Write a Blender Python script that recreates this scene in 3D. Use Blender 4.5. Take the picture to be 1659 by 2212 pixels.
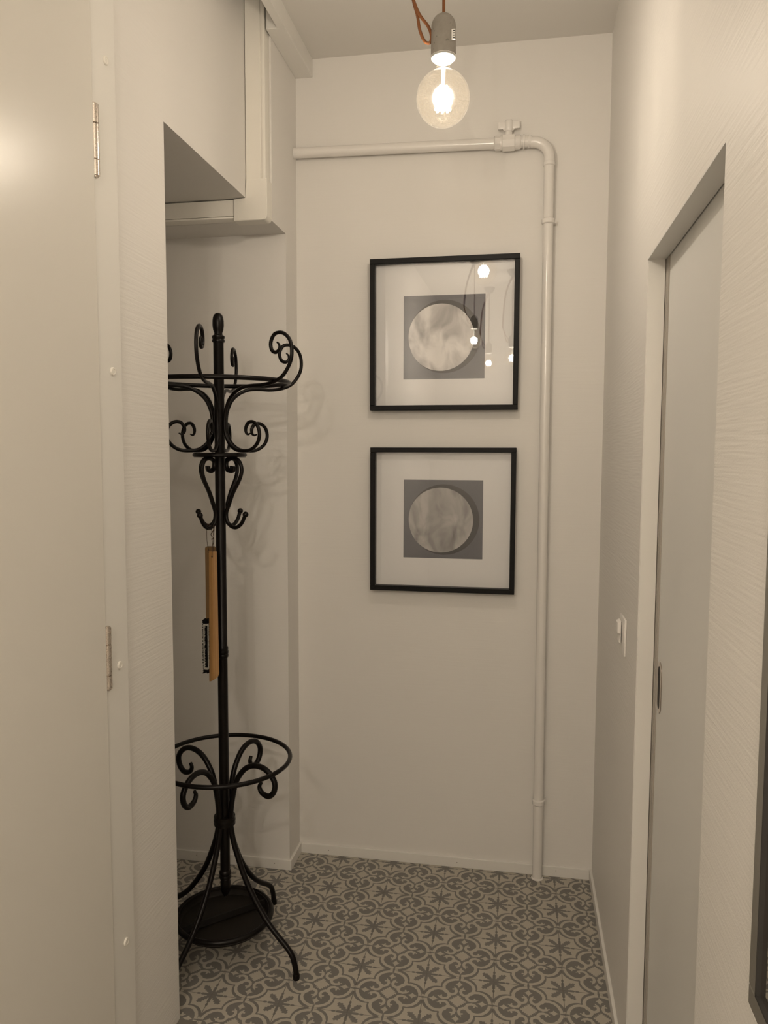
import bpy, bmesh, math, random
from mathutils import Vector, Matrix
random.seed(4)
for o in list(bpy.data.objects): bpy.data.objects.remove(o)
scene = bpy.context.scene
C = scene.collection

# ---------------------------------------------------------------- camera
CAM_H = 1.5625
cam_d = bpy.data.cameras.new('camera'); cam = bpy.data.objects.new('camera', cam_d); C.objects.link(cam)
cam_d.sensor_fit = 'VERTICAL'; cam_d.sensor_height = 36.0; cam_d.lens = 1660.97 / 2212 * 36.0
R_ = Vector((0.98473, 0.17407, 0.00324)); U_ = Vector((-0.01654, 0.07506, 0.99704)); F_ = Vector((-0.17331, 0.98187, -0.07679))
m = Matrix((R_, U_, -F_)).transposed().to_4x4(); m.translation = (0, 0, CAM_H)
cam.matrix_world = m
cam_d.clip_start = 0.02
scene.camera = cam
# ---------------------------------------------------------------- world, lights, exposure
w = bpy.data.worlds.new('world'); scene.world = w; w.use_nodes = True
w.node_tree.nodes['Background'].inputs[0].default_value = (1.0, 0.85, 0.65, 1)
w.node_tree.nodes['Background'].inputs[1].default_value = 0.02
scene.view_settings.view_transform = 'Standard'; scene.view_settings.look = 'None'
scene.view_settings.gamma = 1.0; scene.view_settings.use_curve_mapping = False
scene.view_settings.exposure = 0.38
LAMP_COL = (1.0, 0.915, 0.83)
LAMPS = [((-0.1915, 1.86, 2.388), 6.6), ((-0.12, -1.0, 2.27), 27.0), ((-0.40, -0.50, 2.36), 25.0), ((-0.35, -1.72, 2.30), 10.0)]
def point_light(loc, e):
    l = bpy.data.lights.new('bulb_glow', 'POINT'); l.energy = e; l.color = LAMP_COL; l.shadow_soft_size = 0.026
    o = bpy.data.objects.new('bulb_glow', l); C.objects.link(o); o.location = loc
    return o

# ---------------------------------------------------------------- room numbers
XR, XL, YB, H = 0.284, -0.828, 2.811, 2.982
XN, YN = -0.902, 1.885           # near left wall plane and its end
YA = 2.677                       # rear wall of the alcove
ZB, ZS = 2.3954, 2.332           # undersides of the bulkhead and of the soffit
Y2 = 2.525                       # face of the soffit
XA = -1.65                       # left side of the alcove
YF = -2.2
ZH, YS1, YS2 = 2.013, 1.212, 1.898

# ---------------------------------------------------------------- node helpers
class NB:
    def __init__(s, name):
        s.mat = bpy.data.materials.new(name); s.mat.use_nodes = True
        s.nt = s.mat.node_tree; s.n = s.nt.nodes; s.l = s.nt.links
        s.bsdf = s.n['Principled BSDF']
    def node(s, t, **k):
        a = s.n.new(t)
        for q, v in k.items(): setattr(a, q, v)
        return a
    def put(s, sock, v):
        if isinstance(v, X): v = v.s
        if isinstance(v, bpy.types.NodeSocket): s.l.new(v, sock)
        else: sock.default_value = v
    def math(s, op, *a, clamp=False):
        nd = s.node('ShaderNodeMath', operation=op, use_clamp=clamp)
        for i, v in enumerate(a): s.put(nd.inputs[i], v)
        return X(s, nd.outputs[0])
    def vec(s, op, a, b=None, scale=None):
        nd = s.node('ShaderNodeVectorMath', operation=op)
        s.put(nd.inputs[0], a)
        if b is not None: s.put(nd.inputs[1], b)
        if scale is not None: s.put(nd.inputs['Scale'], scale)
        return X(s, nd.outputs['Value' if op in ('LENGTH', 'DOT_PRODUCT', 'DISTANCE') else 'Vector'])
    def pos(s):
        return X(s, s.node('ShaderNodeNewGeometry').outputs['Position'])
    def xyz(s, v):
        nd = s.node('ShaderNodeSeparateXYZ'); s.put(nd.inputs[0], v)
        return [X(s, o) for o in nd.outputs]
    def comb(s, x, y, z=0.0):
        nd = s.node('ShaderNodeCombineXYZ')
        for i, v in enumerate((x, y, z)): s.put(nd.inputs[i], v)
        return X(s, nd.outputs[0])
    def noise(s, v, scale, detail=2.0, rough=0.5, dist=0.0):
        nd = s.node('ShaderNodeTexNoise'); s.put(nd.inputs['Vector'], v)
        nd.inputs['Scale'].default_value = scale; nd.inputs['Detail'].default_value = detail
        nd.inputs['Roughness'].default_value = rough; nd.inputs['Distortion'].default_value = dist
        return X(s, nd.outputs[0])
    def mix(s, f, a, b):
        nd = s.node('ShaderNodeMix', data_type='RGBA')
        s.put(nd.inputs[0], f); s.put(nd.inputs[6], a); s.put(nd.inputs[7], b)
        return X(s, nd.outputs[2])
    def bump(s, h, strength, dist):
        nd = s.node('ShaderNodeBump'); s.put(nd.inputs['Height'], h)
        nd.inputs['Strength'].default_value = strength; nd.inputs['Distance'].default_value = dist
        s.l.new(nd.outputs[0], s.bsdf.inputs['Normal'])
    def set(s, **k):
        for q, v in k.items(): s.put(s.bsdf.inputs[q.replace('_', ' ')], v)
        return s.mat
class X:
    def __init__(a, nb, s): a.nb = nb; a.s = s
    def __add__(a, b): return a.nb.math('ADD', a, b)
    def __sub__(a, b): return a.nb.math('SUBTRACT', a, b)
    def __mul__(a, b): return a.nb.math('MULTIPLY', a, b)
    def __truediv__(a, b): return a.nb.math('DIVIDE', a, b)
    def lt(a, b): return a.nb.math('LESS_THAN', a, b)
    def gt(a, b): return a.nb.math('GREATER_THAN', a, b)
    def abs(a): return a.nb.math('ABSOLUTE', a)
    def min(a, b): return a.nb.math('MINIMUM', a, b)
    def max(a, b): return a.nb.math('MAXIMUM', a, b)
def col(r, g, b): return (r, g, b, 1.0)

# ---------------------------------------------------------------- materials
def mat_wall(name, c, ribs=0.55, rough=0.62):
    nb = NB(name); x, y, z = nb.xyz(nb.pos())
    wob = nb.noise(nb.comb(x * 1.5, y * 1.5, z * 2.0), 1.0, 1.0)
    n1 = nb.noise(nb.comb(x * 7.0, y * 7.0, z * 165.0 + wob * 2.0), 1.0, 1.0, 0.45)
    n2 = nb.noise(nb.pos(), 420.0, 1.0)
    nb.bump(n1 * 0.85 + n2 * 0.3, ribs, 0.0016)
    tint = nb.noise(nb.pos(), 2.2, 2.0)
    cc = nb.mix(tint, col(*[v * 0.975 for v in c]), col(*c))
    return nb.set(Base_Color=cc, Roughness=rough, Specular_IOR_Level=0.35)
def mat_paint(name, c, rough=0.4, bump=0.12, spec=0.5):
    nb = NB(name); n = nb.noise(nb.pos(), 60.0, 3.0)
    nb.bump(n, bump, 0.0006)
    return nb.set(Base_Color=col(*c), Roughness=rough, Specular_IOR_Level=spec)
def mat_metal(name, c, rough=0.3):
    nb = NB(name); n = nb.noise(nb.pos(), 300.0, 2.0)
    r = n * 0.15 + (rough - 0.07)
    return nb.set(Base_Color=col(*c), Roughness=r, Metallic=1.0)
WHITE = (0.805, 0.78, 0.74)
M = {}
M['wall'] = mat_wall('ribbed_wallpaper', WHITE)
M['wall_smooth'] = mat_wall('fine_wallpaper', WHITE, ribs=0.16)
M['wall_r'] = mat_wall('ribbed_wallpaper_satin', WHITE, rough=0.5)
M['ceil'] = mat_paint('ceiling_paint', (0.76, 0.735, 0.69), 0.8, 0.2, 0.2)
M['trim'] = mat_paint('white_trim', (0.80, 0.78, 0.735), 0.38)
M['duct'] = mat_paint('white_plastic', (0.83, 0.80, 0.73), 0.33, 0.03)
M['door'] = mat_paint('door_lacquer', (0.70, 0.675, 0.62), 0.30, 0.3, 0.6)
M['sdoor'] = mat_paint('sliding_door_paint', (0.72, 0.71, 0.68), 0.42, 0.05)
M['pipe'] = mat_paint('pipe_enamel', (0.82, 0.79, 0.75), 0.18, 0.5, 0.6)
M['steel'] = mat_metal('brushed_steel', (0.62, 0.56, 0.50), 0.28)
M['chrome'] = mat_metal('dark_chrome', (0.42, 0.37, 0.33), 0.16)
M['alu'] = mat_metal('grey_aluminium', (0.42, 0.41, 0.38), 0.45)
M['strip'] = mat_paint('taupe_edge', (0.38, 0.35, 0.30), 0.5, 0.02)
M['dark'] = mat_paint('dark_gap', (0.03, 0.027, 0.025), 0.8, 0.0)
M['switch'] = mat_paint('switch_plastic', (0.84, 0.81, 0.77), 0.3, 0.0)
M['blackframe'] = mat_paint('black_lacquer', (0.003, 0.0027, 0.0025), 0.5, 0.03, 0.22)
M['mat'] = mat_paint('white_mount_board', (0.86, 0.85, 0.84), 0.85, 0.1, 0.1)
M['concrete'] = None
nb = NB('rack_enamel')          # black-brown bentwood enamel
n = nb.noise(nb.pos(), 35.0, 2.0)
M['rack'] = nb.set(Base_Color=nb.mix(n, col(0.0025, 0.0016, 0.0012), col(0.006, 0.004, 0.003)), Roughness=0.34, Specular_IOR_Level=0.2)
nb = NB('tray_enamel')
M['tray'] = nb.set(Base_Color=nb.mix(nb.noise(nb.pos(), 20.0, 2.0), col(0.007, 0.005, 0.003), col(0.013, 0.009, 0.006)), Roughness=0.6, Specular_IOR_Level=0.25)
nb = NB('concrete')
n = nb.noise(nb.pos(), 45.0, 5.0, 0.65); n2 = nb.noise(nb.pos(), 130.0, 2.0)
pit = n2.gt(0.68)
cc = nb.mix(n, col(0.20, 0.18, 0.155), col(0.34, 0.315, 0.275))
cc = nb.mix(pit * 0.5, cc, col(0.09, 0.08, 0.07)); nb.bump(n + n2 * 0.3, 0.4, 0.001)
M['concrete'] = nb.set(Base_Color=cc, Roughness=0.85)
nb = NB('cord_fabric')
x, y, z = nb.xyz(nb.pos())
wv = nb.noise(nb.comb(x * 600.0, y * 600.0, z * 900.0), 1.0, 1.0)
M['cord'] = nb.set(Base_Color=nb.mix(wv, col(0.13, 0.042, 0.010), col(0.24, 0.085, 0.02)), Roughness=0.7)
nb = NB('bamboo')
x, y, z = nb.xyz(nb.pos())
g1 = nb.noise(nb.comb(x * 260.0, y * 260.0, z * 7.0), 1.0, 3.0)
M['bamboo'] = nb.set(Base_Color=nb.mix(g1, col(0.23, 0.115, 0.035), col(0.39, 0.215, 0.075)), Roughness=0.45)
nb = NB('brush_wood')
x, y, z = nb.xyz(nb.pos())
g1 = nb.noise(nb.comb(x * 260.0, y * 260.0, z * 7.0), 1.0, 3.0)
M['brushwood'] = nb.set(Base_Color=nb.mix(g1, col(0.10, 0.052, 0.015), col(0.18, 0.10, 0.033)), Roughness=0.5)
M['blackbristle'] = mat_paint('black_bristle', (0.006, 0.006, 0.006), 0.7, 0.0, 0.2)
M['whitebristle'] = mat_paint('pale_bristle', (0.45, 0.43, 0.38), 0.7, 0.0, 0.2)
M['string'] = mat_paint('brown_string', (0.05, 0.028, 0.015), 0.8, 0.0)
M['label'] = mat_paint('white_sticker', (0.8, 0.78, 0.74), 0.5, 0.0)
M['porcelain'] = mat_paint('white_porcelain', (0.45, 0.45, 0.42), 0.3, 0.0)
M['ink'] = mat_paint('black_ink', (0.02, 0.02, 0.02), 0.6, 0.0)

def glass_mix(name, tint, rough, ior, gloss_boost=0.0):
    mt = bpy.data.materials.new(name); mt.use_nodes = True; nt = mt.node_tree; nt.nodes.clear()
    out = nt.nodes.new('ShaderNodeOutputMaterial'); mx = nt.nodes.new('ShaderNodeMixShader')
    tr = nt.nodes.new('ShaderNodeBsdfTransparent'); gl = nt.nodes.new('ShaderNodeBsdfGlossy'); lw = nt.nodes.new('ShaderNodeLayerWeight'); lw.inputs[0].default_value = 0.5
    tr.inputs[0].default_value = col(*tint); gl.inputs['Roughness'].default_value = rough
    fr = nt.nodes.new('ShaderNodeMath'); fr.operation = 'POWER'; fr.inputs[1].default_value = 5.0; nt.links.new(lw.outputs['Facing'], fr.inputs[0])
    ad = nt.nodes.new('ShaderNodeMath'); ad.operation = 'ADD'; ad.use_clamp = True; ad.inputs[1].default_value = gloss_boost
    nt.links.new(fr.outputs[0], ad.inputs[0]); nt.links.new(ad.outputs[0], mx.inputs[0])
    nt.links.new(tr.outputs[0], mx.inputs[1]); nt.links.new(gl.outputs[0], mx.inputs[2]); nt.links.new(mx.outputs[0], out.inputs[0])
    return mt
M['pane'] = glass_mix('picture_glass', (0.98, 0.98, 0.98), 0.004, 1.5, 0.055)
# clear bulb glass with a slightly mottled golden film
mt = glass_mix('bulb_glass', (0.99, 0.97, 0.93), 0.1, 1.45, 0.04); nt = mt.node_tree
tn = nt.nodes.new('ShaderNodeTexNoise'); tn.inputs['Scale'].default_value = 70.0; tn.inputs['Detail'].default_value = 4.0
cr = nt.nodes.new('ShaderNodeValToRGB'); cr.color_ramp.elements[0].position = 0.45; cr.color_ramp.elements[0].color = col(0.99, 0.97, 0.93)
cr.color_ramp.elements[1].position = 0.7; cr.color_ramp.elements[1].color = col(0.92, 0.86, 0.74)
nt.links.new(tn.outputs[0], cr.inputs[0])
trn = [q for q in nt.nodes if q.bl_idname == 'ShaderNodeBsdfTransparent'][0]
nt.links.new(cr.outputs[0], trn.inputs[0])
dfn = nt.nodes.new('ShaderNodeBsdfTranslucent'); dfn.inputs[0].default_value = col(1.0, 0.93, 0.80)
m2 = nt.nodes.new('ShaderNodeMixShader')
mr = nt.nodes.new('ShaderNodeMapRange'); mr.inputs[1].default_value = 0.35; mr.inputs[2].default_value = 0.8
mr.inputs[3].default_value = 0.001; mr.inputs[4].default_value = 0.022
nt.links.new(tn.outputs[0], mr.inputs[0]); nt.links.new(mr.outputs[0], m2.inputs[0])
old = [q for q in nt.nodes if q.bl_idname == 'ShaderNodeMixShader' and q != m2][0]
outn = [q for q in nt.nodes if q.bl_idname == 'ShaderNodeOutputMaterial'][0]
nt.links.new(old.outputs[0], m2.inputs[1]); nt.links.new(dfn.outputs[0], m2.inputs[2]); nt.links.new(m2.outputs[0], outn.inputs[0])
M['bulbglass'] = mt
def emis(name, c, s):
    nb = NB(name); return nb.set(Base_Color=col(0.8, 0.8, 0.8), Emission_Color=col(*c), Emission_Strength=s)
M['filament'] = emis('filament_glow', (1.0, 0.82, 0.6), 60.0)
nb = NB('mirror_silver'); M['mirror'] = nb.set(Base_Color=col(0.72, 0.71, 0.68), Metallic=1.0, Roughness=0.01)

# patterned cement tile -------------------------------------------------
TX, TY, TS = -0.251, 2.590, 0.2
def mat_tile():
    nb = NB('patterned_tile')
    x, y, z = nb.xyz(nb.pos())
    def fold(c, o):
        t = nb.math('WRAP', (c - o) / TS, 0.5, -0.5)
        return t.abs()
    ax, ay = fold(x, TX), fold(y, TY)
    u, v = ax.max(ay), ax.min(ay)
    p = nb.comb(u, v, 0.0)
    def seg(a, b):
        ba = (b[0] - a[0], b[1] - a[1], 0.0); L = ba[0] ** 2 + ba[1] ** 2
        pa = nb.vec('SUBTRACT', p, (a[0], a[1], 0.0))
        h = nb.math('DIVIDE', nb.vec('DOT_PRODUCT', pa, ba), L, clamp=True)
        q = nb.vec('SCALE', ba, scale=h)
        return nb.vec('LENGTH', nb.vec('SUBTRACT', pa, q))
    def disc(c): return nb.vec('DISTANCE', p, (c[0], c[1], 0.0))
    def path(pts):
        d = None
        for a, b in zip(pts[:-1], pts[1:]):
            q = seg(a, b); d = q if d is None else d.min(q)
        return d
    # medallion field (light) against the dark ground
    med = disc((0.445, 0.205)).gt(0.212) * (u + v).lt(0.6)
    light = med
    # scroll ribbon with its curl and leaf tooth
    rib = path([(0.505, 0.040), (0.43, 0.052), (0.36, 0.085), (0.305, 0.14), (0.280, 0.205), (0.287, 0.270), (0.318, 0.330), (0.365, 0.368), (0.41, 0.375)])
    curl = path([(0.41, 0.375), (0.456, 0.348), (0.470, 0.300), (0.455, 0.252)])
    fold2 = path([(0.27, 0.27), (0.335, 0.318), (0.375, 0.36)])
    light = light.max(rib.lt(0.0235)).max(fold2.lt(0.022)).max(curl.lt(0.0215))
    light = light.min(disc((0.393, 0.303)).gt(0.040))
    light = light.max(seg((0.455, 0.252), (0.415, 0.262)).lt(0.013)).max(seg((0.455, 0.252), (0.434, 0.215)).lt(0.009))
    # four point star beside the nodes
    sx, sy = (u - 0.5).abs(), (v - 0.152).abs()
    light = light.max((nb.math('POWER', sx * 1.15, 0.68) + nb.math('POWER', sy * 0.9, 0.68)).lt(0.166))
    # serrated diamond
    dx, dy = nb.math('SUBTRACT', 0.5, u), nb.math('SUBTRACT', 0.5, v)
    s1 = dx + dy; t1 = (dx - dy).abs()
    light = light.max((s1 + nb.math('PINGPONG', t1, 0.024) * 1.4).lt(0.135))
    # node: short dark bar, joint and block
    light = light.min(nb.math('SUBTRACT', 1.0, u.gt(0.487) * v.lt(0.062)))
    light = light.max(u.gt(0.44) * u.lt(0.484) * v.lt(0.018))
    light = light.min(nb.math('SUBTRACT', 1.0, u.gt(0.39) * u.lt(0.44) * v.lt(0.026)))
    # flower: axis spear with ball
    w1 = (u * 0.17 + 0.009).min(nb.math('SUBTRACT', 0.178, u) * 0.7).min(0.022)
    spear = v.lt(w1)
    ball = (nb.math('POWER', (u - 0.205).abs(), 2.0) * 0.5 + nb.math('POWER', v, 2.0)).lt(0.00036)
    bar = (u - 0.182).abs().lt(0.006) * v.lt(0.017)
    spear = spear.max(ball).max(bar).max(disc((0.0, 0.0)).lt(0.045)).max(v.lt(0.0045))
    # diagonal leaf with serrated edge
    s = (u + v) * 0.7071; t = (u - v) * 0.7071
    prof = (s * 0.11 + 0.017).min(nb.math('SUBTRACT', 0.245, s) * 0.75) + nb.math('PINGPONG', s + 0.01, 0.022) * 0.75 - 0.004
    leaf = t.lt(prof) * s.lt(0.235)
    dark = spear.max(leaf) * med
    light = light.min(nb.math('SUBTRACT', 1.0, dark))
    n = nb.noise(nb.pos(), 9.0, 4.0, 0.6); n2 = nb.noise(nb.pos(), 240.0, 2.0)
    cl = nb.mix(n, col(0.44, 0.41, 0.345), col(0.52, 0.475, 0.405))
    cd = nb.mix(n, col(0.175, 0.165, 0.15), col(0.215, 0.205, 0.19))
    cc = nb.mix(light, cd, cl)
    nb.bump(n2 + light * 0.5, 0.08, 0.0006)
    return nb.set(Base_Color=cc, Roughness=0.5, Specular_IOR_Level=0.4)
M['tile'] = mat_tile()
M['grout'] = mat_paint('tile_grout', (0.20, 0.185, 0.16), 0.9, 0.0, 0.1)

# generic print: slate square carrying a pale mottled disc
def mat_print(name, cx, cz, shade):
    nb = NB(name); x, y, z = nb.xyz(nb.pos())
    d = nb.vec('LENGTH', nb.comb(x - cx, z - cz, 0.0))
    dd = nb.vec('LENGTH', nb.comb(x - (cx - 0.012), z - (cz - 0.002), 0.0))
    n = nb.noise(nb.comb(x * 14.0, 0.0, z * 9.0), 1.0, 3.0, 0.5, 0.8)
    n = nb.math('ADD', (n - 0.5) * 2.6, 0.66, clamp=True)
    pale = nb.mix(n, col(*[shade * q for q in (0.20, 0.19, 0.19)]), col(*[shade * q for q in (0.86, 0.83, 0.80)]))
    disc_c = nb.mix(dd.gt(0.119), pale, col(0.022, 0.022, 0.024))
    slate = col(0.105, 0.107, 0.128)
    cc = nb.mix(d.lt(0.1295), slate, disc_c)
    return nb.set(Base_Color=cc, Roughness=0.6, Specular_IOR_Level=0.2)

# ---------------------------------------------------------------- geometry helpers
class G:
    def __init__(s): s.bm = bmesh.new()
    def box(s, x0, x1, y0, y1, z0, z1, bev=0.0, seg=2):
        r = bmesh.ops.create_cube(s.bm, size=1.0)['verts']
        for q in r:
            q.co = Vector(((x0 + x1) / 2 + q.co.x * (x1 - x0), (y0 + y1) / 2 + q.co.y * (y1 - y0), (z0 + z1) / 2 + q.co.z * (z1 - z0)))
        if bev > 0:
            es = list({e for q in r for e in q.link_edges})
            bmesh.ops.bevel(s.bm, geom=es, offset=bev, segments=seg, affect='EDGES', profile=0.5)
        return s
    def tube(s, pts, rad, n=12, closed=False, caps=True):
        pts = [Vector(p) for p in pts]; N = len(pts)
        rads = rad if isinstance(rad, (list, tuple)) else [rad] * N
        rings = []; up = None
        for i, p in enumerate(pts):
            if closed: t = (pts[(i + 1) % N] - pts[i - 1])
            else: t = pts[min(i + 1, N - 1)] - pts[max(i - 1, 0)]
            t.normalize()
            if up is None:
                up = Vector((0, 0, 1)) if abs(t.z) < 0.9 else Vector((1, 0, 0))
            up = (up - t * up.dot(t)).normalized(); bi = t.cross(up)
            rings.append([s.bm.verts.new(p + (up * math.cos(a) + bi * math.sin(a)) * rads[i]) for a in [2 * math.pi * k / n for k in range(n)]])
        for i in range(N if closed else N - 1):
            A, B = rings[i], rings[(i + 1) % N]
            for k in range(n):
                try: s.bm.faces.new((A[k], A[(k + 1) % n], B[(k + 1) % n], B[k]))
                except ValueError: pass
        if caps and not closed:
            s.bm.faces.new(list(reversed(rings[0]))); s.bm.faces.new(rings[-1])
        return s
    def lathe(s, prof, o=(0, 0, 0), axis='Z', n=28, a0=0.0):
        o = Vector(o); rings = []
        for r, z in prof:
            ring = []
            for k in range(n):
                a = 2 * math.pi * k / n + a0; c, d = math.cos(a) * r, math.sin(a) * r
                v = {'Z': (c, d, z), 'X': (z, c, d), 'Y': (d, z, c)}[axis]
                ring.append(s.bm.verts.new(o + Vector(v)))
            rings.append(ring)
        for A, B in zip(rings[:-1], rings[1:]):
            for k in range(n): s.bm.faces.new((A[k], A[(k + 1) % n], B[(k + 1) % n], B[k]))
        s.bm.faces.new(list(reversed(rings[0]))); s.bm.faces.new(rings[-1])
        return s
    def torus(s, o, R, r, n=64, k=12, flat=1.0, tilt=None):
        o = Vector(o); rings = []
        for i in range(n):
            a = 2 * math.pi * i / n; d = Vector((math.cos(a), math.sin(a), 0))
            ring = []
            for j in range(k):
                b = 2 * math.pi * j / k
                v = d * (R + r * math.cos(b)) + Vector((0, 0, r * flat * math.sin(b)))
                if tilt is not None: v = tilt @ v
                ring.append(s.bm.verts.new(o + v))
            rings.append(ring)
        for i in range(n):
            A, B = rings[i], rings[(i + 1) % n]
            for j in range(k): s.bm.faces.new((A[j], A[(j + 1) % k], B[(j + 1) % k], B[j]))
        return s
    def ball(s, o, r, sz=1.0):
        q = bmesh.ops.create_uvsphere(s.bm, u_segments=20, v_segments=12, radius=r)['verts']
        for v in q: v.co = Vector((v.co.x, v.co.y, v.co.z * sz)) + Vector(o)
        return s
    def prism(s, poly, a0, a1, axis='Y'):
        # poly in the plane normal to axis; extruded a0..a1
        def P(p, a):
            return {'Y': (p[0], a, p[1]), 'X': (a, p[0], p[1]), 'Z': (p[0], p[1], a)}[axis]
        A = [s.bm.verts.new(P(p, a0)) for p in poly]; B = [s.bm.verts.new(P(p, a1)) for p in poly]
        s.bm.faces.new(A); s.bm.faces.new(list(reversed(B)))
        for i in range(len(poly)): s.bm.faces.new((A[i], B[i], B[(i + 1) % len(poly)], A[(i + 1) % len(poly)]))
        return s
def obj(name, g, mat, parent=None, smooth=False, label=None, off=None):
    bmesh.ops.recalc_face_normals(g.bm, faces=g.bm.faces)
    if smooth:
        for f in g.bm.faces: f.smooth = True
        for e in g.bm.edges:
            if len(e.link_faces) == 2 and e.calc_face_angle(0) > 0.7: e.smooth = False
    me = bpy.data.meshes.new(name)
    if off is not None:
        for v in g.bm.verts: v.co -= Vector(off)
    g.bm.to_mesh(me); g.bm.free(); me.materials.append(mat)
    o = bpy.data.objects.new(name, me); C.objects.link(o)
    if parent is not None: o.parent = parent
    elif off is not None: o.location = off
    if label: o['label'] = label
    return o
def tag(o, label, cat, group=None):
    o['label'] = label; o['category'] = cat
    if group: o['group'] = group
    return o
def thing(name, label, cat, loc, group=None):
    o = bpy.data.objects.new(name, None); C.objects.link(o); o.location = loc; o.empty_display_size = 0.05
    return tag(o, label, cat, group)
def under(child, parent):
    child.parent = parent
    return child
def part(name, g, mat, root, smooth=True, label=None, parent=None):
    """a part whose geometry is given in world coordinates"""
    o = obj(name, g, mat, None, smooth, label)
    loc = Vector(root.location)
    for v in o.data.vertices: v.co -= loc
    o.parent = parent or root
    return o
def struct(name, g, mat, label=None, smooth=False, parent=None):
    o = obj(name, g, mat, parent, smooth, label); o['kind'] = 'structure'
    return o
def spline(pts, n=6):
    P = [Vector(p) for p in pts]; out = []
    P = [P[0] * 2 - P[1]] + P + [P[-1] * 2 - P[-2]]
    for i in range(1, len(P) - 2):
        a, b, c, d = P[i - 1:i + 3]
        for k in range(n):
            t = k / n
            out.append(0.5 * ((2 * b) + (c - a) * t + (2 * a - 5 * b + 4 * c - d) * t * t + (3 * b - a - 3 * c + d) * t ** 3))
    out.append(P[-2]); return out

# ================================================================ THE SETTING
struct('wall_left', G().box(XA - 0.1, -1.03, YF, YN, 0, H).box(-1.03, XN, YF, 0.60, 0, H).box(-1.03, XN, 1.530, YN, 0, H).box(-1.03, XN, 0.60, 1.530, 2.745, H), M['wall'], 'near left wall with ribbed white wallpaper')
struct('wall_alcove_upper', G().box(XA - 0.1, XN, YN, Y2, ZB, 3.12), M['wall_smooth'], 'white bulkhead over the coat rack alcove')
struct('wall_soffit', G().box(XA - 0.1, XL, Y2, YA, ZS, H), M['wall_smooth'], 'white soffit at the back of the alcove')
struct('wall_alcove_rear', G().box(XA - 0.1, XL, YA, YB + 0.1, 0, H), M['wall_smooth'], 'rear wall of the alcove, white')
struct('wall_alcove_left', G().box(XA - 0.1, XA, YN, Y2, 0, ZB).box(XA - 0.1, XA, Y2, YA, 0, ZS), M['wall'], 'left side of the alcove')
struct('wall_back', G().box(XL, XR + 0.2, YB, YB + 0.1, 0, H), M['wall_smooth'], 'back wall with fine white wallpaper')
g = G().box(XR, XR + 0.037, YF, YS1, 0, H).box(XR, XR + 0.037, YS2, YB, 0, H).box(XR, XR + 0.037, YS1, YS2, ZH, H)
struct('wall_right', g, M['wall_r'], 'right wall with ribbed white wallpaper')
struct('wall_pocket', G().box(XR + 0.10, XR + 0.14, YF, YB, 0, H), M['wall'], 'wall behind the sliding door')
struct('wall_front', G().box(XA - 0.1, XR + 0.14, YF - 0.1, YF, 0, H), M['wall'], 'wall behind the camera')
XC, HC = -0.789, 3.12       # the ceiling is higher beside the duct, behind the beam board
g = G().box(XC, XR + 0.14, YF - 0.1, YB + 0.1, H, H + 0.1).box(XA - 0.1, XC, YF - 0.1, 2.15, H, H + 0.1).box(XA - 0.1, XC, 2.5255, YB + 0.1, H, H + 0.14)
g.box(XA - 0.1, XC + 0.1, 2.15, 2.56, HC, HC + 0.08)
struct('ceiling', g, M['ceil'], 'plain white ceiling')
struct('trim_1', G().box(XL, -0.7642, 2.4775, YB, 2.9185, H, 0.001, 1).box(-0.790, -0.7642, 2.15, 2.4776, 2.9185, H) , M['trim'], 'white square ceiling beam along the left wall')
# flat lining of the sliding door opening
g = G().box(XR - 0.0008, XR + 0.040, YS1 + 0.0005, YS2 - 0.0005, ZH - 0.004, ZH - 0.0005)
struct('trim_2', g, M['sdoor'], 'grey white head lining of the sliding door opening')
g = G().box(XR + 0.001, XR + 0.038, YS2 - 0.004, YS2 - 0.0004, 0.0, ZH - 0.004)
struct('trim_3', g, M['trim'], 'white far jamb lining of the sliding door opening')

# floor: grout bed with separate patterned tiles
floor = struct('floor', G().box(XA - 0.1, XR + 0.14, YF - 0.1, YB + 0.1, -0.05, -0.0008), M['grout'], 'floor of grey and cream patterned tiles')
tile_full = None
def add_tile(x0, x1, y0, y1):
    global tile_full
    full = abs(x1 - x0 - TS) < 1e-4 and abs(y1 - y0 - TS) < 1e-4
    gp = 0.0004
    cx, cy = (x0 + x1) / 2, (y0 + y1) / 2
    if full and tile_full is not None:
        o = bpy.data.objects.new('tile', tile_full); C.objects.link(o)
    else:
        hx, hy = (x1 - x0) / 2 - gp, (y1 - y0) / 2 - gp
        gg = G().box(-hx, hx, -hy, hy, -0.006, 0.0)
        bm = gg.bm
        es = [e for e in bm.edges if all(v.co.z > -0.001 for v in e.verts)]
        bmesh.ops.bevel(bm, geom=es, offset=0.0005, segments=1, affect='EDGES')
        o = obj('tile', gg, M['tile'])
        if full: tile_full = o.data
    o.location = (cx, cy, 0); o.parent = floor
ix0 = math.floor((XA - TX) / TS) - 1
for i in range(ix0, ix0 + 14):
    for j in range(-26, 4):
        x0, x1 = TX + i * TS, TX + (i + 1) * TS
        y0, y1 = TY + j * TS, TY + (j + 1) * TS
        x1 = min(x1, XR); y1 = min(y1, YB); y0 = max(y0, YF)
        if x0 >= XR or y0 >= YB or y1 <= YF: continue
        if y1 <= YN + 0.0: x0 = max(x0, XN)
        elif x0 < XN:
            y0 = max(y0, YN); x0 = max(x0, XA)
            if y1 > YA: 
                if x0 < XL - 0.001: y1 = min(y1, YA)
        if x1 - x0 < 0.004 or y1 - y0 < 0.004: continue
        add_tile(x0, x1, y0, y1)

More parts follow.
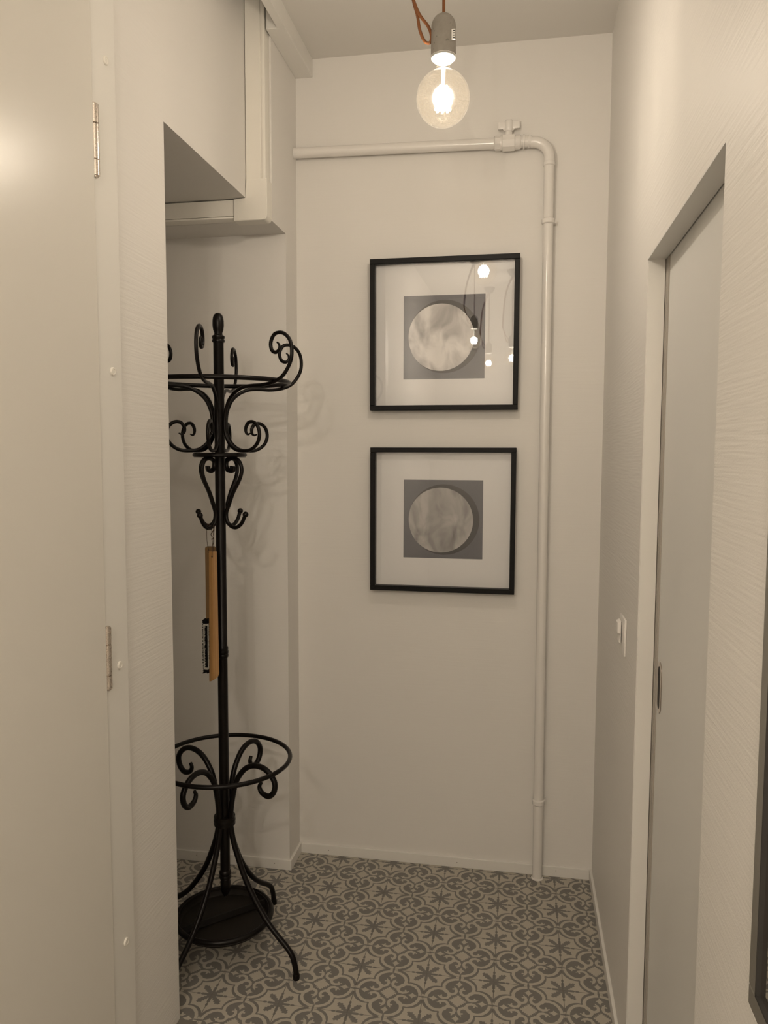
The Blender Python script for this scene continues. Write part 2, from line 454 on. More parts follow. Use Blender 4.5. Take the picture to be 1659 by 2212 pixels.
# baseboards with the small dark nail heads
BH, BT = 0.0384, 0.009
def board(name, g, nails, label=None):
    o = struct(name, g, M['trim'], label)
    for (x, y, z) in nails:
        nobj = obj('nail', G().lathe([(0.0016, 0), (0.0022, -0.0003), (0.001, -0.0008)], (0, 0, 0), 'Y', 10), M['strip'], o, True)
        nobj.location = (x, y, z)
    return o
board('baseboard_back', G().box(XL + BT, XR - BT, YB - BT, YB, 0, BH, 0.001, 1), [(-0.709, YB - BT, 0.019), (-0.210, YB - BT, 0.019), (0.155, YB - BT, 0.0235)])
board('baseboard_alcove', G().box(XA, XL + BT, YA - BT, YA, 0, BH, 0.001, 1), [(-0.885, YA - BT, 0.0218), (-1.195, YA - BT, 0.0235)])
board('baseboard_left', G().box(XL, XL + BT, YA, YB, 0, BH, 0.001, 1), [])
board('baseboard_right', G().box(XR - BT, XR, YS2, YB, 0, BH, 0.001, 1), [])

# ---------------------------------------------------------------- hinged door on the left
XD = -0.887
casing = struct('trim_4', G().box(XN, XN + 0.0115, 1.531, 1.628, 0, 2.84, 0.0015, 2).box(XN, XN + 0.0115, 0.50, 1.531, 2.75, 2.84, 0.0015, 2).box(XN, XN + 0.0115, 0.50, 0.598, 0, 2.75, 0.0015, 2), M['trim'], 'white flat casing of the hinged door')
for z in (2.399, 1.7396, 1.0787, 0.4195):
    cp = obj('screw_cap', G().lathe([(0.0095, 0.0), (0.0095, 0.0022), (0.0083, 0.0038), (0.006, 0.0042), (0.0055, 0.0034)], (0, 0, 0), 'X', 24), M['duct'], casing, True)
    cp.location = (XN + 0.0115, 1.587, z)
gl_ = G().box(XD - 0.035, XD, 0.62, 1.528, 0.006, 2.735, 0.0015, 2)      # the leaf stands a few degrees open
bmesh.ops.rotate(gl_.bm, verts=gl_.bm.verts, cent=(XD, 1.528, 0), matrix=Matrix.Rotation(math.radians(-5.5), 3, 'Z'))
leaf = struct('door_1', gl_, M['door'], 'plain white hinged door leaf')
def hinge(z0, z1):
    L = z1 - z0; a, b = z0 + L * 0.24, z0 + L * 0.73
    zz = [(z0 + 0.003, a - 0.0006), (a + 0.0006, b - 0.0006), (b + 0.0006, z1)]
    yc, xc, r = 1.5365, -0.8895, 0.0088
    h = obj('hinge', G().lathe([(r * 0.6, z0), (r * 0.75, z0 + 0.003), (r * 0.6, z1 + 0.002)], (xc, yc, 0), 'Z', 16), M['steel'], leaf, True)
    for c, d in zz:
        k = obj('knuckle', G().lathe([(r * 0.85, c), (r, c + 0.001), (r, d - 0.001), (r * 0.85, d)], (xc, yc, 0), 'Z', 20), M['steel'], h, True)
hinge(2.138, 2.288)
hinge(1.036, 1.178)

# ---------------------------------------------------------------- sliding door in the right wall
XS = 0.3265
sl = struct('door_2', G().box(XS, XS + 0.034, 0.98, 1.861, 0.008, ZH + 0.05, 0.001, 1), M['sdoor'], 'grey white sliding door')
obj('edge_strip', G().box(XS - 0.003, XS + 0.034, 1.8615, 1.876, 0.008, ZH + 0.05).box(XS - 0.0018, XS + 0.034, 1.876, 1.882, 0.008, ZH + 0.05).box(XS - 0.003, XS + 0.034, 1.882, 1.965, 0.008, ZH + 0.05), M['strip'], sl, False, 'taupe edge strip')
def stadium(cy, z0, z1, w, n=10):
    r = w / 2; p = []
    for k in range(n + 1):
        a = math.pi * k / n; p.append((cy + r * math.cos(a), z1 - r + r * math.sin(a)))
    for k in range(n + 1):
        a = math.pi + math.pi * k / n; p.append((cy + r * math.cos(a), z0 + r + r * math.sin(a)))
    return p
g = G(); A = stadium(1.827, 0.963, 1.083, 0.046); B = stadium(1.827, 0.973, 1.073, 0.027)
bm = g.bm; rings = []
for poly, xx in ((A, XS + 0.0), (A, XS - 0.0018), (B, XS - 0.0022), (B, XS + 0.012)):
    rings.append([bm.verts.new((xx, q[0], q[1])) for q in poly])
for P_, Q_ in zip(rings[:-1], rings[1:]):
    for k in range(len(P_)): bm.faces.new((P_[k], P_[(k + 1) % len(P_)], Q_[(k + 1) % len(P_)], Q_[k]))
pull = obj('flush_pull', g, M['chrome'], sl, True, 'dark chrome oval flush pull')
g = G(); g.prism(B, XS - 0.0006, XS - 0.0012, 'X'); obj('pull_recess', g, M['dark'], pull, False)

# ---------------------------------------------------------------- cable duct on the soffit face
DY0, DY1 = 2.477, 2.5246
root = thing('cable_duct', 'white plastic cable duct turning a corner below the bulkhead over the alcove', 'cable duct', (-0.868, DY1, ZS))
g = G().box(-0.9015, -0.8345, DY0, DY1, 2.452, H, 0.002, 2); g.box(-0.8475, -0.8462, DY0 - 0.0006, DY0 + 0.003, 2.452, H)
g2 = G().box(-0.900, -0.8488, DY0, DY1, 2.452, 3.119, 0.0012, 1).box(-0.8468, -0.8335, DY0 + 0.001, DY1, 2.452, 3.119, 0.0025, 3).box(-0.8495, -0.846, DY0 + 0.003, DY1, 2.452, 3.119)
g.bm.free(); part('vertical_cover', g2, M['duct'], root)
g = G().box(XA + 0.001, -0.9445, DY0 + 0.001, DY1, ZS + 0.008, 2.3915, 0.001, 1).box(XA + 0.001, -0.9445, DY0, DY1, ZS, ZS + 0.0065, 0.0018, 2)
part('horizontal_cover', g, M['duct'], root)
# elbow with a rounded outer corner
def rounded(x0, x1, z0, z1, r):
    p = [(x0, z0)]
    for k in range(9):
        a = -math.pi / 2 + math.pi / 2 * k / 8; p.append((x1 - r + r * math.cos(a), z0 + r + r * math.sin(a)))
    return p + [(x1, 2.4535), (-0.8995, 2.4535), (-0.8995, 2.393), (x0, 2.393)]
g = G().prism(rounded(-0.9428, -0.8285, 2.3225, 2.4535, 0.015), DY0 - 0.0035, DY1, 'Y')
es = [e for e in g.bm.edges if all(abs(v.co.y - (DY0 - 0.0035)) < 1e-5 for v in e.verts)]
bmesh.ops.bevel(g.bm, geom=es, offset=0.002, segments=3, affect='EDGES')
part('corner_piece', g, M['duct'], root)

# ---------------------------------------------------------------- heating pipe with valve
PY, PR = 2.7815, 0.0180
root = thing('heating_pipe', 'white painted pipe running across the back wall and down to the floor', 'pipe', (0.087, PY, 0.0))
zc = lambda x: 2.6292 - 0.0135 * x - 0.0   # slight fall of the run
def zrun(x): return 2.6452 + (x + 0.8198) / (0.7) * (2.6335 - 2.6452)
part('horizontal_run', G().tube([(XL + 0.001, PY, zrun(XL)), (-0.45, PY, zrun(-0.45)), (-0.105, PY, zrun(-0.105))], PR * 1.02, 24), M['pipe'], root)
zt = 2.6295; pts = [(0.018, PY, zt)]
RB = 0.055
for k in range(13):
    a = math.pi / 2 * k / 12; pts.append((0.0812 - RB + RB * math.sin(a), PY, zt - RB + RB * math.cos(a)))
pts.append((0.0813, PY, 2.553))
part('elbow', G().tube(pts, PR * 1.02, 24), M['pipe'], root)
part('vertical_run', G().tube([(0.0813, PY, 2.556), (0.083, PY, 1.3), (0.0868, PY, 0.0005)], PR * 0.97, 24), M['pipe'], root)
def collar(z, x, r=0.0218, h=0.010):
    g = G().lathe([(PR, z - h), (r, z - h + 0.003), (r, z + h - 0.003), (PR, z + h)], (x, PY, 0), 'Z', 24)
    return g.box(x + 0.010, x + 0.027, PY + 0.004, YB - 0.0002, z - 0.007, z + 0.007)
part('pipe_clip', collar(2.361, 0.0815), M['pipe'], root)
part('pipe_clip', collar(0.291, 0.0856), M['pipe'], root)
part('coupling', G().lathe([(PR * 0.97, 2.545), (0.0205, 2.548), (0.0205, 2.558), (PR, 2.562)], (0.0813, PY, 0), 'Z', 24), M['pipe'], root)
part('floor_sleeve', G().lathe([(0.0215, 0.0), (0.0215, 0.003), (0.019, 0.0045)], (0.0868, PY, 0), 'Z', 24), M['pipe'], root)
o3 = (0, PY, 2.6325)
g = G().lathe([(0.018, -0.108), (0.0225, -0.106), (0.0245, -0.104), (0.0245, -0.086), (0.022, -0.084)], o3, 'X', 8, 0.39)
g.lathe([(0.0245, -0.0805), (0.0283, -0.078), (0.0283, -0.037), (0.0245, -0.0345)], o3, 'X', 8, 0.0)
g.lathe([(0.0235, -0.0865), (0.0235, -0.020), (0.019, -0.014)], o3, 'X', 20)
g.lathe([(0.018, -0.014), (0.018, -0.009), (0.0235, -0.0085), (0.0235, -0.003), (0.019, -0.002), (0.0185, 0.008), (0.021, 0.009), (0.021, 0.014), (0.019, 0.020)], o3, 'X', 20)
valve = part('valve', g, M['pipe'], root)
bx = -0.0575
g = G().lathe([(0.0135, 2.652), (0.0125, 2.666), (0.0095, 2.674)], (bx, PY, 0), 'Z', 18)
part('bonnet', g, M['pipe'], root, parent=valve)
g = G().box(bx - 0.0375, bx - 0.008, PY - 0.0055, PY + 0.0055, 2.678, 2.703, 0.0025, 2)
g.box(bx + 0.008, bx + 0.0375, PY - 0.0055, PY + 0.0055, 2.678, 2.703, 0.0025, 2)
g.lathe([(0.012, 2.670), (0.0145, 2.674), (0.0145, 2.702), (0.011, 2.708)], (bx, PY, 0), 'Z', 18)
g.prism([(bx - 0.03, 2.684), (bx - 0.006, 2.667), (bx + 0.006, 2.667), (bx + 0.03, 2.684)], PY - 0.003, PY + 0.003, 'Y')
part('valve_handle', g, M['pipe'], root, parent=valve)

# ---------------------------------------------------------------- light switch
root = thing('light_switch', 'white light switch plate with a rocker on the right wall', 'light switch', (XR, 2.12, 1.075))
g = G().box(XR - 0.0065, XR - 0.0002, 2.075, 2.172, 1.026, 1.125, 0.0022, 2)
part('plate', g, M['switch'], root)
g = G().prism([(XR - 0.018, 1.107), (XR - 0.009, 1.112), (XR - 0.009, 1.078), (XR - 0.018, 1.080)], 2.122, 2.160, 'Y'); part('rocker', g, M['switch'], root)
g = G().prism([(XR - 0.010, 1.0775), (XR - 0.009, 1.0775), (XR - 0.009, 1.050), (XR - 0.0135, 1.055)], 2.122, 2.158, 'Y'); part('rocker', g, M['switch'], root)

# ---------------------------------------------------------------- wall mirror
root = thing('wall_mirror', 'mirror in a flat grey frame on the right wall, cut off by the photo edge', 'mirror', (XR, 0.6, 0.9))
y0, y1, z0, z1, fx, fw = 0.30, 0.905, 0.930, 1.76, 0.27, 0.024
g = G()
for a, b, c, d in ((y0, y1, z0, z0 + fw), (y0, y1, z1 - fw, z1), (y0, y0 + fw, z0 + fw, z1 - fw), (y1 - fw, y1, z0 + fw, z1 - fw)):
    g.box(fx, XR - 0.0002, a, b, c, d, 0.0012, 1)
part('frame', g, M['alu'], root, False)
lip = 0.003
g = G().box(fx - 0.0003, fx + 0.0055, y0 + fw, y0 + fw + lip, z0 + fw, z1 - fw).box(fx - 0.0003, fx + 0.0055, y1 - fw - lip, y1 - fw, z0 + fw, z1 - fw)
g.box(fx - 0.0003, fx + 0.0055, y0 + fw, y1 - fw, z0 + fw, z0 + fw + lip).box(fx - 0.0003, fx + 0.0055, y0 + fw, y1 - fw, z1 - fw - lip, z1 - fw)
part('inner_edge', g, M['dark'], root, False, 'thin black inner edge')
part('backing', G().box(fx + 0.0075, XR - 0.001, y0 + fw, y1 - fw, z0 + fw, z1 - fw), M['dark'], root, False)
part('mirror_glass', G().box(fx + 0.005, fx + 0.007, y0 + fw + 0.002, y1 - fw - 0.002, z0 + fw + 0.002, z1 - fw - 0.002), M['mirror'], root, False)

# ---------------------------------------------------------------- framed pictures
def picture(x0, x1, z0, z1, px0, px1, pz0, pz1, cx, cz, shade, label, rot):
    cxx, czz = (x0 + x1) / 2, (z0 + z1) / 2
    root = thing('picture_frame', label, 'picture', (cxx, YB, czz), 'square pictures on the back wall')
    F0, FW = YB - 0.043, 0.018
    P = [(x0, x1, z0, z0 + FW), (x0, x1, z1 - FW, z1), (x0, x0 + FW, z0 + FW, z1 - FW), (x1 - FW, x1, z0 + FW, z1 - FW)]
    g = G()
    for a, b, c, d in P: g.box(a, b, F0, YB - 0.0005, c, d, 0.0012, 1)
    part('frame', g, M['blackframe'], root, False)
    part('mount', G().box(x0 + FW, x1 - FW, YB - 0.012, YB - 0.008, z0 + FW, z1 - FW), M['mat'], root, False)
    part('print', G().box(px0, px1, YB - 0.0128, YB - 0.0119, pz0, pz1), mat_print('slate_print', cx, cz, shade), root, False)
    part('glass', G().box(x0 + FW, x1 - FW, F0 + 0.008, F0 + 0.010, z0 + FW, z1 - FW), M['pane'], root, False)
    root.rotation_euler = (math.radians(rot), 0, math.radians(-rot * 0.5)); root.location.y -= rot * 0.0045
picture(-0.5425, -0.0115, 1.7165, 2.2545, -0.4235, -0.1305, 1.8293, 2.1258, -0.276, 1.979, 1.0,
        'square black picture frame with slate print, the upper of two on the back wall', 0.6)
picture(-0.5405, -0.0135, 1.0555, 1.5820, -0.4205, -0.1300, 1.1765, 1.4642, -0.272, 1.319, 0.62,
        'square black picture frame with darker slate print, the lower of two on the back wall', 0.0)

# ---------------------------------------------------------------- pendant lamps
def pendant(c, e, label):
    cx, cy, cz = c
    root = thing('pendant_lamp', label, 'lamp', (cx, cy, H), 'bare bulb pendant lamps')
    g = G(); prof = []
    st = 2.4835 - 2.388
    for k in range(9):
        a = math.pi / 2 * k / 8; prof.append((max(0.004, 0.0285 * math.sin(a)), cz + 0.189 - 0.030 * (1 - math.cos(a)) - 0.0))
    prof += [(0.0287, cz + 0.13), (0.0292, cz + st - 0.002), (0.024, cz + st - 0.002), (0.0235, cz + st + 0.01)]
    g.lathe(list(reversed(prof)), (cx, cy, 0), 'Z', 40); sock = part('socket', g, M['concrete'], root)
    st_root = part('sticker', G().box(cx + 0.0205, cx + 0.0288, cy - 0.0225, cy - 0.0185, cz + 0.119, cz + 0.142), M['label'], root, False, parent=sock)
    g = G()
    for k in range(4): g.box(cx + 0.0235, cx + 0.0286, cy - 0.0231, cy - 0.0224, cz + 0.122 + k * 0.005, cz + 0.1238 + k * 0.005)
    ink = part('bar_lines', g, M['ink'], root, False, parent=sock)
    g = G().lathe([(0.0235, cz + st + 0.004), (0.0285, cz + st - 0.0035), (0.0282, cz + st - 0.0065), (0.021, cz + st - 0.013), (0.014, cz + st - 0.014)], (cx, cy, 0), 'Z', 36)
    part('socket_rim', g, M['porcelain'], root)
    # glass globe
    R = 0.0625; prof = []
    for k in range(25):
        a = math.pi - (math.pi - 0.27) * k / 24; prof.append((max(R * math.sin(a), 0.0008), cz + R * 1.02 * math.cos(a)))
    prof += [(0.0160, cz + 0.070), (0.0150, cz + 0.080), (0.0148, cz + 0.086)]
    bulb = part('bulb', G().lathe(prof, (cx, cy, 0), 'Z', 48), M['bulbglass'], root)
    g = G().tube([(cx, cy, cz + 0.082), (cx, cy, cz + 0.045), (cx, cy, cz + 0.022)], [0.006, 0.0045, 0.003], 12)
    part('glass_stem', g, M['porcelain'], root, parent=bulb)
    g = G()
    for k in range(8):
        a = math.pi / 4 * k + 0.2
        g.tube([(cx + 0.010 * math.cos(a), cy + 0.010 * math.sin(a), cz + 0.026), (cx + 0.017 * math.cos(a), cy + 0.017 * math.sin(a), cz - 0.027)], 0.0024, 8)
    part('filament', g, M['filament'], root, parent=bulb)
    gl = point_light((0, 0, 0), e); gl.parent = root; gl.location = (0, 0, cz - H)
    # cords
    g = G().tube([(cx, cy, cz + 0.186), (cx - 0.0005, cy, cz + 0.30), (cx - 0.001, cy, H - 0.01)], 0.0036, 10)
    part('cord', g, M['cord'], root)
    b = cz - 2.388
    lp = [(-0.0005, 0, 2.93), (-0.03, 0, 2.87), (-0.062, -0.002, 2.76), (-0.078, -0.003, 2.66), (-0.0745, -0.002, 2.6254), (-0.058, -0.002, 2.5821), (-0.036, -0.002, 2.5513), (-0.0285, 0.0, 2.5299), (-0.0325, 0.004, 2.5175),
          (-0.045, 0.006, 2.5231), (-0.0565, 0.006, 2.549), (-0.0625, 0.005, 2.5825), (-0.0715, 0.003, 2.6142), (-0.082, 0.002, 2.67), (-0.066, 0.002, 2.77), (-0.034, 0.002, 2.88), (-0.0005, 0.003, 2.945)]
    g = G().tube(spline([(cx + q[0], cy + q[1], q[2] + (b if q[2] < 2.7 else b * 0.0)) for q in lp], 6), 0.0036, 10)
    part('cord_loop', g, M['cord'], root)
    part('ceiling_rose', G().lathe([(0.005, H - 0.055), (0.03, H - 0.045), (0.048, H - 0.012), (0.05, H)], (cx, cy, 0), 'Z', 32), M['concrete'], root)
pendant(LAMPS[0][0], LAMPS[0][1], 'bare clear globe bulb in a concrete socket on an orange-brown cord')
pendant(LAMPS[1][0], LAMPS[1][1], 'bare globe bulb pendant behind the camera, lowest of the three there')
pendant(LAMPS[2][0], LAMPS[2][1], 'bare globe bulb pendant closest behind the camera, near the left wall')
pendant(LAMPS[3][0], LAMPS[3][1], 'bare globe bulb pendant farthest behind the camera')

# ---------------------------------------------------------------- coat rack
RC = Vector((-0.8867, 2.19, 0.0)); RU = Vector((0.926, 0.377, 0)); RW = Vector((-0.377, 0.926, 0))
rack = thing('coat_rack', 'dark brown-black bentwood style coat and umbrella stand with scrolled arms', 'coat rack', RC)
def dirv(th):
    a = math.radians(th); return RU * math.cos(a) + RW * math.sin(a)
def sweep(th, prof, rad, n=6, k=10):
    d = dirv(th)
    pts = spline([RC + d * r + Vector((0, 0, z)) for r, z in prof], n)
    if isinstance(rad, tuple):   # constant radius with tapered end
        r0, r1, frac = rad; N = len(pts)
        rad = [r0 if i < N * (1 - frac) else r0 + (r1 - r0) * (i - N * (1 - frac)) / (N * frac) for i in range(N)]
    return G().tube(pts, rad, k)
rp = 0.0152
prof = [(0.010, 0.262), (rp, 0.264), (rp, 0.952), (0.0150, 0.936 + 0.0)]
g = G().lathe([(rp, 0.258), (rp, 0.936), (0.0178, 0.939), (0.0182, 0.945), (0.0170, 0.948), (0.0182, 0.951), (0.0182, 0.957), (0.0170, 0.960), (0.0178, 0.964), (0.0172, 0.970), (rp, 0.973),
               (rp, 1.885), (0.0165, 1.888)], RC, 'Z', 28)
part('pole', g, M['rack'], rack)
g = G().lathe([(0.0145, 1.886), (0.0185, 1.888), (0.0190, 1.893), (0.0170, 1.8965), (0.0190, 1.900), (0.0185, 1.906), (0.0125, 1.909), (0.0118, 1.914), (0.0150, 1.923), (0.0168, 1.936), (0.0166, 1.950), (0.0148, 1.961), (0.0115, 1.968), (0.006, 1.972), (0.0015, 1.973)], RC, 'Z', 28)
part('finial', g, M['rack'], rack)
g = G().lathe([(0.0015, 0.175), (0.007, 0.179), (0.0125, 0.190), (0.0155, 0.206), (0.0158, 0.224), (0.0135, 0.233), (0.0180, 0.236), (0.0188, 0.243), (0.0170, 0.247), (0.0188, 0.251), (0.0180, 0.258), (0.0152, 0.262)], RC, 'Z', 28)
part('lower_finial', g, M['rack'], rack)
tilt = Matrix.Rotation(math.radians(1.2), 3, RU)
part('hat_ring', G().torus(RC + Vector((0, 0, 1.7715)), 0.2065, 0.0068, 72, 12, 1.0, tilt), M['rack'], rack)
g = G().lathe([(0.070, 1.549), (0.076, 1.5475), (0.080, 1.552), (0.080, 1.557), (0.076, 1.561), (0.070, 1.5595), (0.070, 1.549)], RC, 'Z', 56)
for th in (20, 110, 200, 290): g.tube([RC + dirv(th) * 0.012 + Vector((0, 0, 1.554)), RC + dirv(th) * 0.072 + Vector((0, 0, 1.554))], 0.0035, 8)
part('middle_ring', g, M['rack'], rack)
arm = [(0.2235, 1.872), (0.2315, 1.8650), (0.2320, 1.8530), (0.2205, 1.8440), (0.2055, 1.8500), (0.2010, 1.8720), (0.2150, 1.8945), (0.2430, 1.8965), (0.2670, 1.8790), (0.2765, 1.8500), (0.2715, 1.8150), (0.2450, 1.7790),
       (0.2100, 1.7620), (0.1700, 1.7555), (0.1300, 1.7550), (0.0940, 1.7515), (0.0620, 1.7370), (0.0400, 1.7165), (0.0262, 1.6870), (0.0215, 1.6600), (0.0212, 1.6400), (0.0245, 1.6165), (0.0385, 1.5890), (0.0630, 1.5710),
       (0.0931, 1.5670), (0.1224, 1.5705), (0.1465, 1.5875), (0.1560, 1.6119), (0.1506, 1.6362), (0.1342, 1.6497), (0.1159, 1.6493), (0.1048, 1.6353), (0.1047, 1.6216), (0.1119, 1.6148), (0.1215, 1.6175)]
def arm_radii(n):
    out = []
    for i in range(n):
        t = min(i, n - 1 - i) / (n * 0.09)
        out.append(0.0022 + (0.0053 - 0.0022) * min(1, t))
    return out
for th in (22, -44, -102, 78, 136, 196):
    d = dirv(th); pts = spline([RC + d * r + Vector((0, 0, z)) for r, z in arm], 5)
    part('scroll_arm', G().tube(pts, arm_radii(len(pts)), 12), M['rack'], rack)
low = [(0.0559, 1.521), (0.0536, 1.5092), (0.0387, 1.5067), (0.0274, 1.519), (0.0285, 1.5360), (0.0478, 1.5440), (0.073, 1.5385), (0.0852, 1.513), (0.0764, 1.4828), (0.0505, 1.442), (0.0328, 1.4042), (0.0230, 1.3802), (0.0265, 1.3566), (0.0420, 1.342), (0.0620, 1.3395), (0.0820, 1.3522), (0.096, 1.3755)]
for th in (-43, 52, 133, -127):
    hk = part('coat_hook', sweep(th, low, 0.0058, 6, 12), M['rack'], rack)
    d = dirv(th); part('knob', G().ball(RC + d * 0.098 + Vector((0, 0, 1.3797)), 0.0088), M['rack'], rack, parent=hk)
scr = [(0.1455, 0.5740), (0.1390, 0.5600), (0.1480, 0.5440), (0.1730, 0.5380), (0.1930, 0.5550), (0.1975, 0.5830), (0.1800, 0.6080), (0.1520, 0.6215), (0.1180, 0.6206), (0.0871, 0.6059), (0.0608, 0.5770), (0.0446, 0.5450), (0.0330, 0.5000),
       (0.0262, 0.4600), (0.0245, 0.4300), (0.0260, 0.4018), (0.0370, 0.3560), (0.0568, 0.3058), (0.0823, 0.2527), (0.118, 0.1987), (0.1584, 0.1500), (0.1984, 0.1155), (0.233, 0.0910), (0.2560, 0.0690), (0.2680, 0.0391), (0.2720, 0.0130)]
for th in (-42, 53, 136, -126):
    d = dirv(th); pts = spline([RC + d * r + Vector((0, 0, z)) for r, z in scr], 5)
    N = len(pts); rad = [0.0052 + 0.0033 * min(1, i / 14) if i < N - 4 else 0.0085 for i in range(N)]
    lg = part('leg', G().tube(pts, rad, 14), M['rack'], rack)
    g = G().lathe([(0.0100, 0.0), (0.0105, 0.004), (0.0100, 0.014), (0.0088, 0.016)], RC + d * 0.2722, 'Z', 16)
    part('foot_cap', g, M['rack'], rack, parent=lg)
g = G().lathe([(0.0300, 0.4085), (0.0325, 0.4095), (0.0335, 0.414), (0.0325, 0.418), (0.0335, 0.421), (0.0335, 0.428), (0.0325, 0.431), (0.0332, 0.434), (0.0325, 0.438), (0.029, 0.439)], RC, 'Z', 32)
part('binding', g, M['rack'], rack)
part('umbrella_ring', G().torus(RC + Vector((0, 0, 0.6175)), 0.2035, 0.0068, 72, 12), M['rack'], rack)
TC = RC - RU * 0.005
g = G()
TZ = 0.118
g.torus(TC + Vector((0, 0, TZ)), 0.146, 0.0085, 64, 12)
tray = part('tray_ring', g, M['rack'], rack)
g = G().lathe([(0.1375, TZ - 0.020), (0.142, TZ - 0.014), (0.142, TZ + 0.006), (0.1385, TZ + 0.007), (0.1365, TZ - 0.010), (0.131, TZ - 0.0155), (0.001, TZ - 0.0158)], TC, 'Z', 64)
part('drip_tray', g, M['tray'], rack, parent=tray)
dv = (RU * 0.93 + RW * 0.36).normalized(); pv = Vector((-dv.y, dv.x, 0))
g = G()
for s_, zz in ((0, 0),):
    a = TC - dv * 0.137; b = TC + dv * 0.137
    vs = []
    for P_, hw in ((a, 0.011), (b, 0.011)):
        for sg in (-1, 1):
            for z_ in (TZ - 0.012, TZ + 0.003): vs.append(g.bm.verts.new(P_ + pv * sg * hw * (0.35 if z_ > TZ else 1) + Vector((0, 0, z_))))
    for f in ((0, 1, 3, 2), (4, 6, 7, 5), (0, 4, 5, 1), (2, 3, 7, 6), (0, 2, 6, 4), (1, 5, 7, 3)): g.bm.faces.new([vs[k] for k in f])
part('tray_divider', g, M['rack'], rack, parent=tray)

# ---------------------------------------------------------------- things hanging from the near left hook
HB = RC + dirv(-127) * 0.052 + Vector((0, 0, 1.3405))
YH = HB.y - 0.012
sh = thing('shoehorn', 'long bamboo shoehorn hanging by a string from the coat rack hook', 'shoehorn', (-0.890, YH, 1.08))
g = G(); bm = g.bm
x0, x1 = -0.8990, -0.8755
NR, NC = 14, 9; fr, bk = [], []
for i in range(NR + 1):
    t = i / NR; ra, rb = [], []
    for k in range(NC):
        s_ = k / (NC - 1)
        zt_ = 1.2715 - (0.002 if 0 < k < NC - 1 else 0.006) * 0 ; zb_ = 0.880 + 0.018 * s_ ** 1.5 + (0.006 if k == NC - 1 else 0)
        z_ = zt_ + (zb_ - zt_) * t
        xx = x0 + (x1 - x0) * s_ + (-0.0045 + 0.0005 * s_) * t * (1 - s_) + 0.0025 * s_ * t
        yy = YH - 0.006 * math.sin(math.pi * s_) * (0.4 + 0.6 * t)
        ra.append(bm.verts.new((xx, yy - 0.0014, z_))); rb.append(bm.verts.new((xx, yy + 0.0014, z_)))
    fr.append(ra); bk.append(rb)
for i in range(NR):
    for k in range(NC - 1):
        bm.faces.new((fr[i][k], fr[i + 1][k], fr[i + 1][k + 1], fr[i][k + 1])); bm.faces.new((bk[i][k], bk[i][k + 1], bk[i + 1][k + 1], bk[i + 1][k]))
    bm.faces.new((fr[i][0], bk[i][0], bk[i + 1][0], fr[i + 1][0])); bm.faces.new((fr[i][-1], fr[i + 1][-1], bk[i + 1][-1], bk[i][-1]))
for k in range(NC - 1):
    bm.faces.new((fr[0][k], fr[0][k + 1], bk[0][k + 1], bk[0][k])); bm.faces.new((fr[-1][k], bk[-1][k], bk[-1][k + 1], fr[-1][k + 1]))
part('blade', g, M['bamboo'], sh)
hx, hy, hz = HB.x, HB.y, HB.z
g = G().tube(spline([(-0.8865, YH - 0.0085, 1.2585), (-0.8865, YH - 0.004, 1.285), (-0.8845, hy - 0.009, 1.300), (-0.8868, hy - 0.009, 1.325), (-0.886, hy - 0.008, hz + 0.003), (-0.888, hy, hz + 0.0085), (-0.890, hy + 0.0085, hz),
                     (-0.893, hy + 0.006, 1.30), (-0.8885, YH + 0.004, 1.275), (-0.8870, YH + 0.004, 1.2585)], 5), 0.0008, 6)
g.ball((-0.8865, YH - 0.0088, 1.2565), 0.0022)
g.tube([(-0.8925, hy - 0.012, 1.322), (-0.8875, hy - 0.013, 1.329), (-0.882, hy - 0.014, 1.3345)], [0.0012, 0.0016, 0.0018], 8)
g.tube(spline([(-0.8925, hy - 0.010, 1.308), (-0.889, hy - 0.012, 1.306), (-0.886, hy - 0.011, 1.312), (-0.8915, hy - 0.010, 1.316), (-0.893, hy - 0.011, 1.322)], 4), 0.0010, 6)
part('string', g, M['string'], sh)

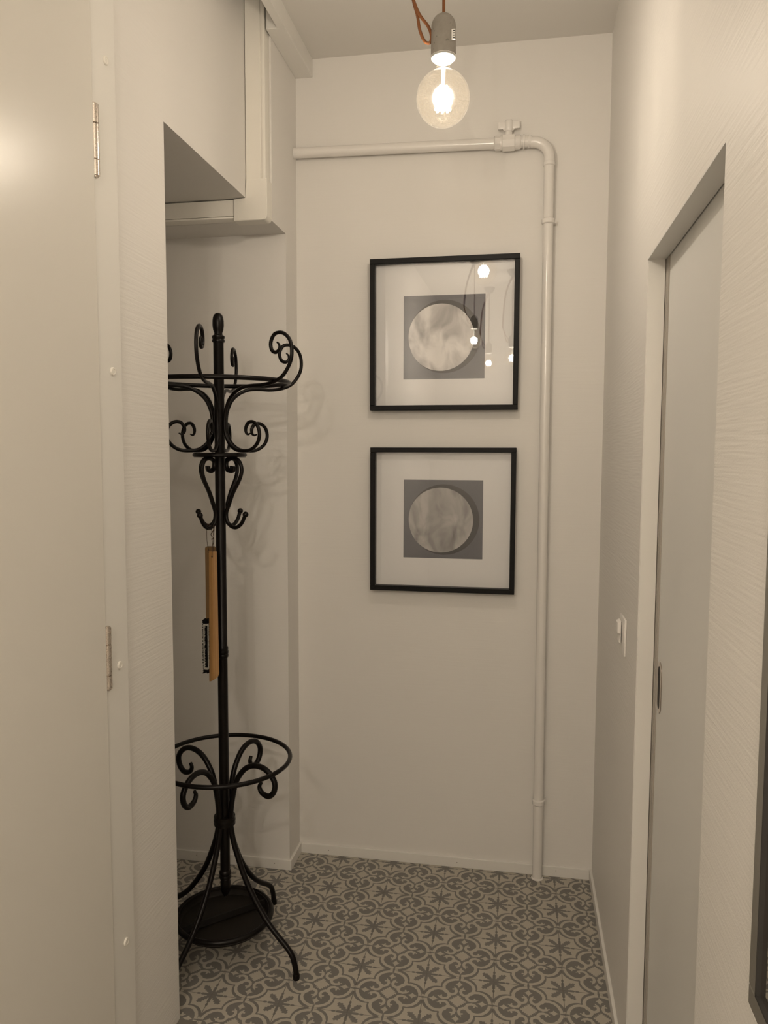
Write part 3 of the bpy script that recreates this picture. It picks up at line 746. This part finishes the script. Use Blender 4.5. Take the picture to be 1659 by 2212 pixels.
br = thing('clothes_brush', 'wooden clothes brush with black bristles hanging behind the bamboo shoehorn', 'brush', (-0.905, YH + 0.016, 1.08))
YW = YH + 0.015
def rrect(x0, x1, z0, z1, r, n=5):
    p = []
    for (cx, cz, a0) in ((x1 - r, z1 - r, 0), (x0 + r, z1 - r, 90), (x0 + r, z0 + r, 180), (x1 - r, z0 + r, 270)):
        for k in range(n + 1):
            a = math.radians(a0 + 90 * k / n); p.append((cx + r * math.cos(a), cz + r * math.sin(a)))
    return p
g = G().prism(rrect(-0.9180, -0.8875, 0.902, 1.2835, 0.007), YW, YW + 0.011, 'Y')
part('handle', g, M['brushwood'], br)
def bristles(rows, ztop, zbot, mat, name, length, jit):
    g = G()
    for (xa, step) in rows:
        z = zbot
        while z < ztop:
            dx = random.uniform(-jit, jit) - 0.25 * length; dz = random.uniform(-jit, jit) - 0.002
            b = Vector((xa, YW + 0.001, z)); tip = b + Vector((dx, -length * random.uniform(0.9, 1.05), dz))
            g.tube([b, b.lerp(tip, 0.6), tip], [0.0021, 0.0018, 0.0005], 4); z += step
    o = part(name, g, mat, br, False); o['kind'] = 'stuff'
bristles([(-0.9195, 0.0019), (-0.9175, 0.0019), (-0.9115, 0.0019), (-0.9085, 0.0019), (-0.9055, 0.0019), (-0.899, 0.0022), (-0.896, 0.0022)], 1.066, 0.906, M['blackbristle'], 'black_bristles', 0.0165, 0.0022)
g = G()
z = 0.919
while z < 1.052:
    for xa in (-0.9150, -0.9015):
        g.tube([(xa, YW, z), (xa - 0.0045, YW - 0.0175, z - 0.001)], [0.0018, 0.0013], 4)
    z += 0.0026
for xa in (-0.913, -0.911, -0.909, -0.907, -0.905, -0.903):
    for z in (0.917, 0.920, 1.0505, 1.053): g.tube([(xa, YW, z), (xa - 0.0045, YW - 0.0175, z - 0.001)], [0.0018, 0.0013], 4)
o = part('pale_bristles', g, M['whitebristle'], br, False); o['kind'] = 'stuff'
g = G().tube(spline([(-0.9050, YW - 0.0015, 1.268), (-0.9058, hy - 0.010, 1.30), (-0.9060, hy - 0.009, hz - 0.0), (-0.9055, hy, hz + 0.0085), (-0.900, hy + 0.0085, hz), (-0.8975, hy + 0.008, 1.31), (-0.8985, YW + 0.0115, 1.275), (-0.902, YW + 0.012, 1.268)], 5), 0.0008, 6)
g.ball((-0.9050, YW - 0.0015, 1.266), 0.002)
part('string', g, M['string'], br)
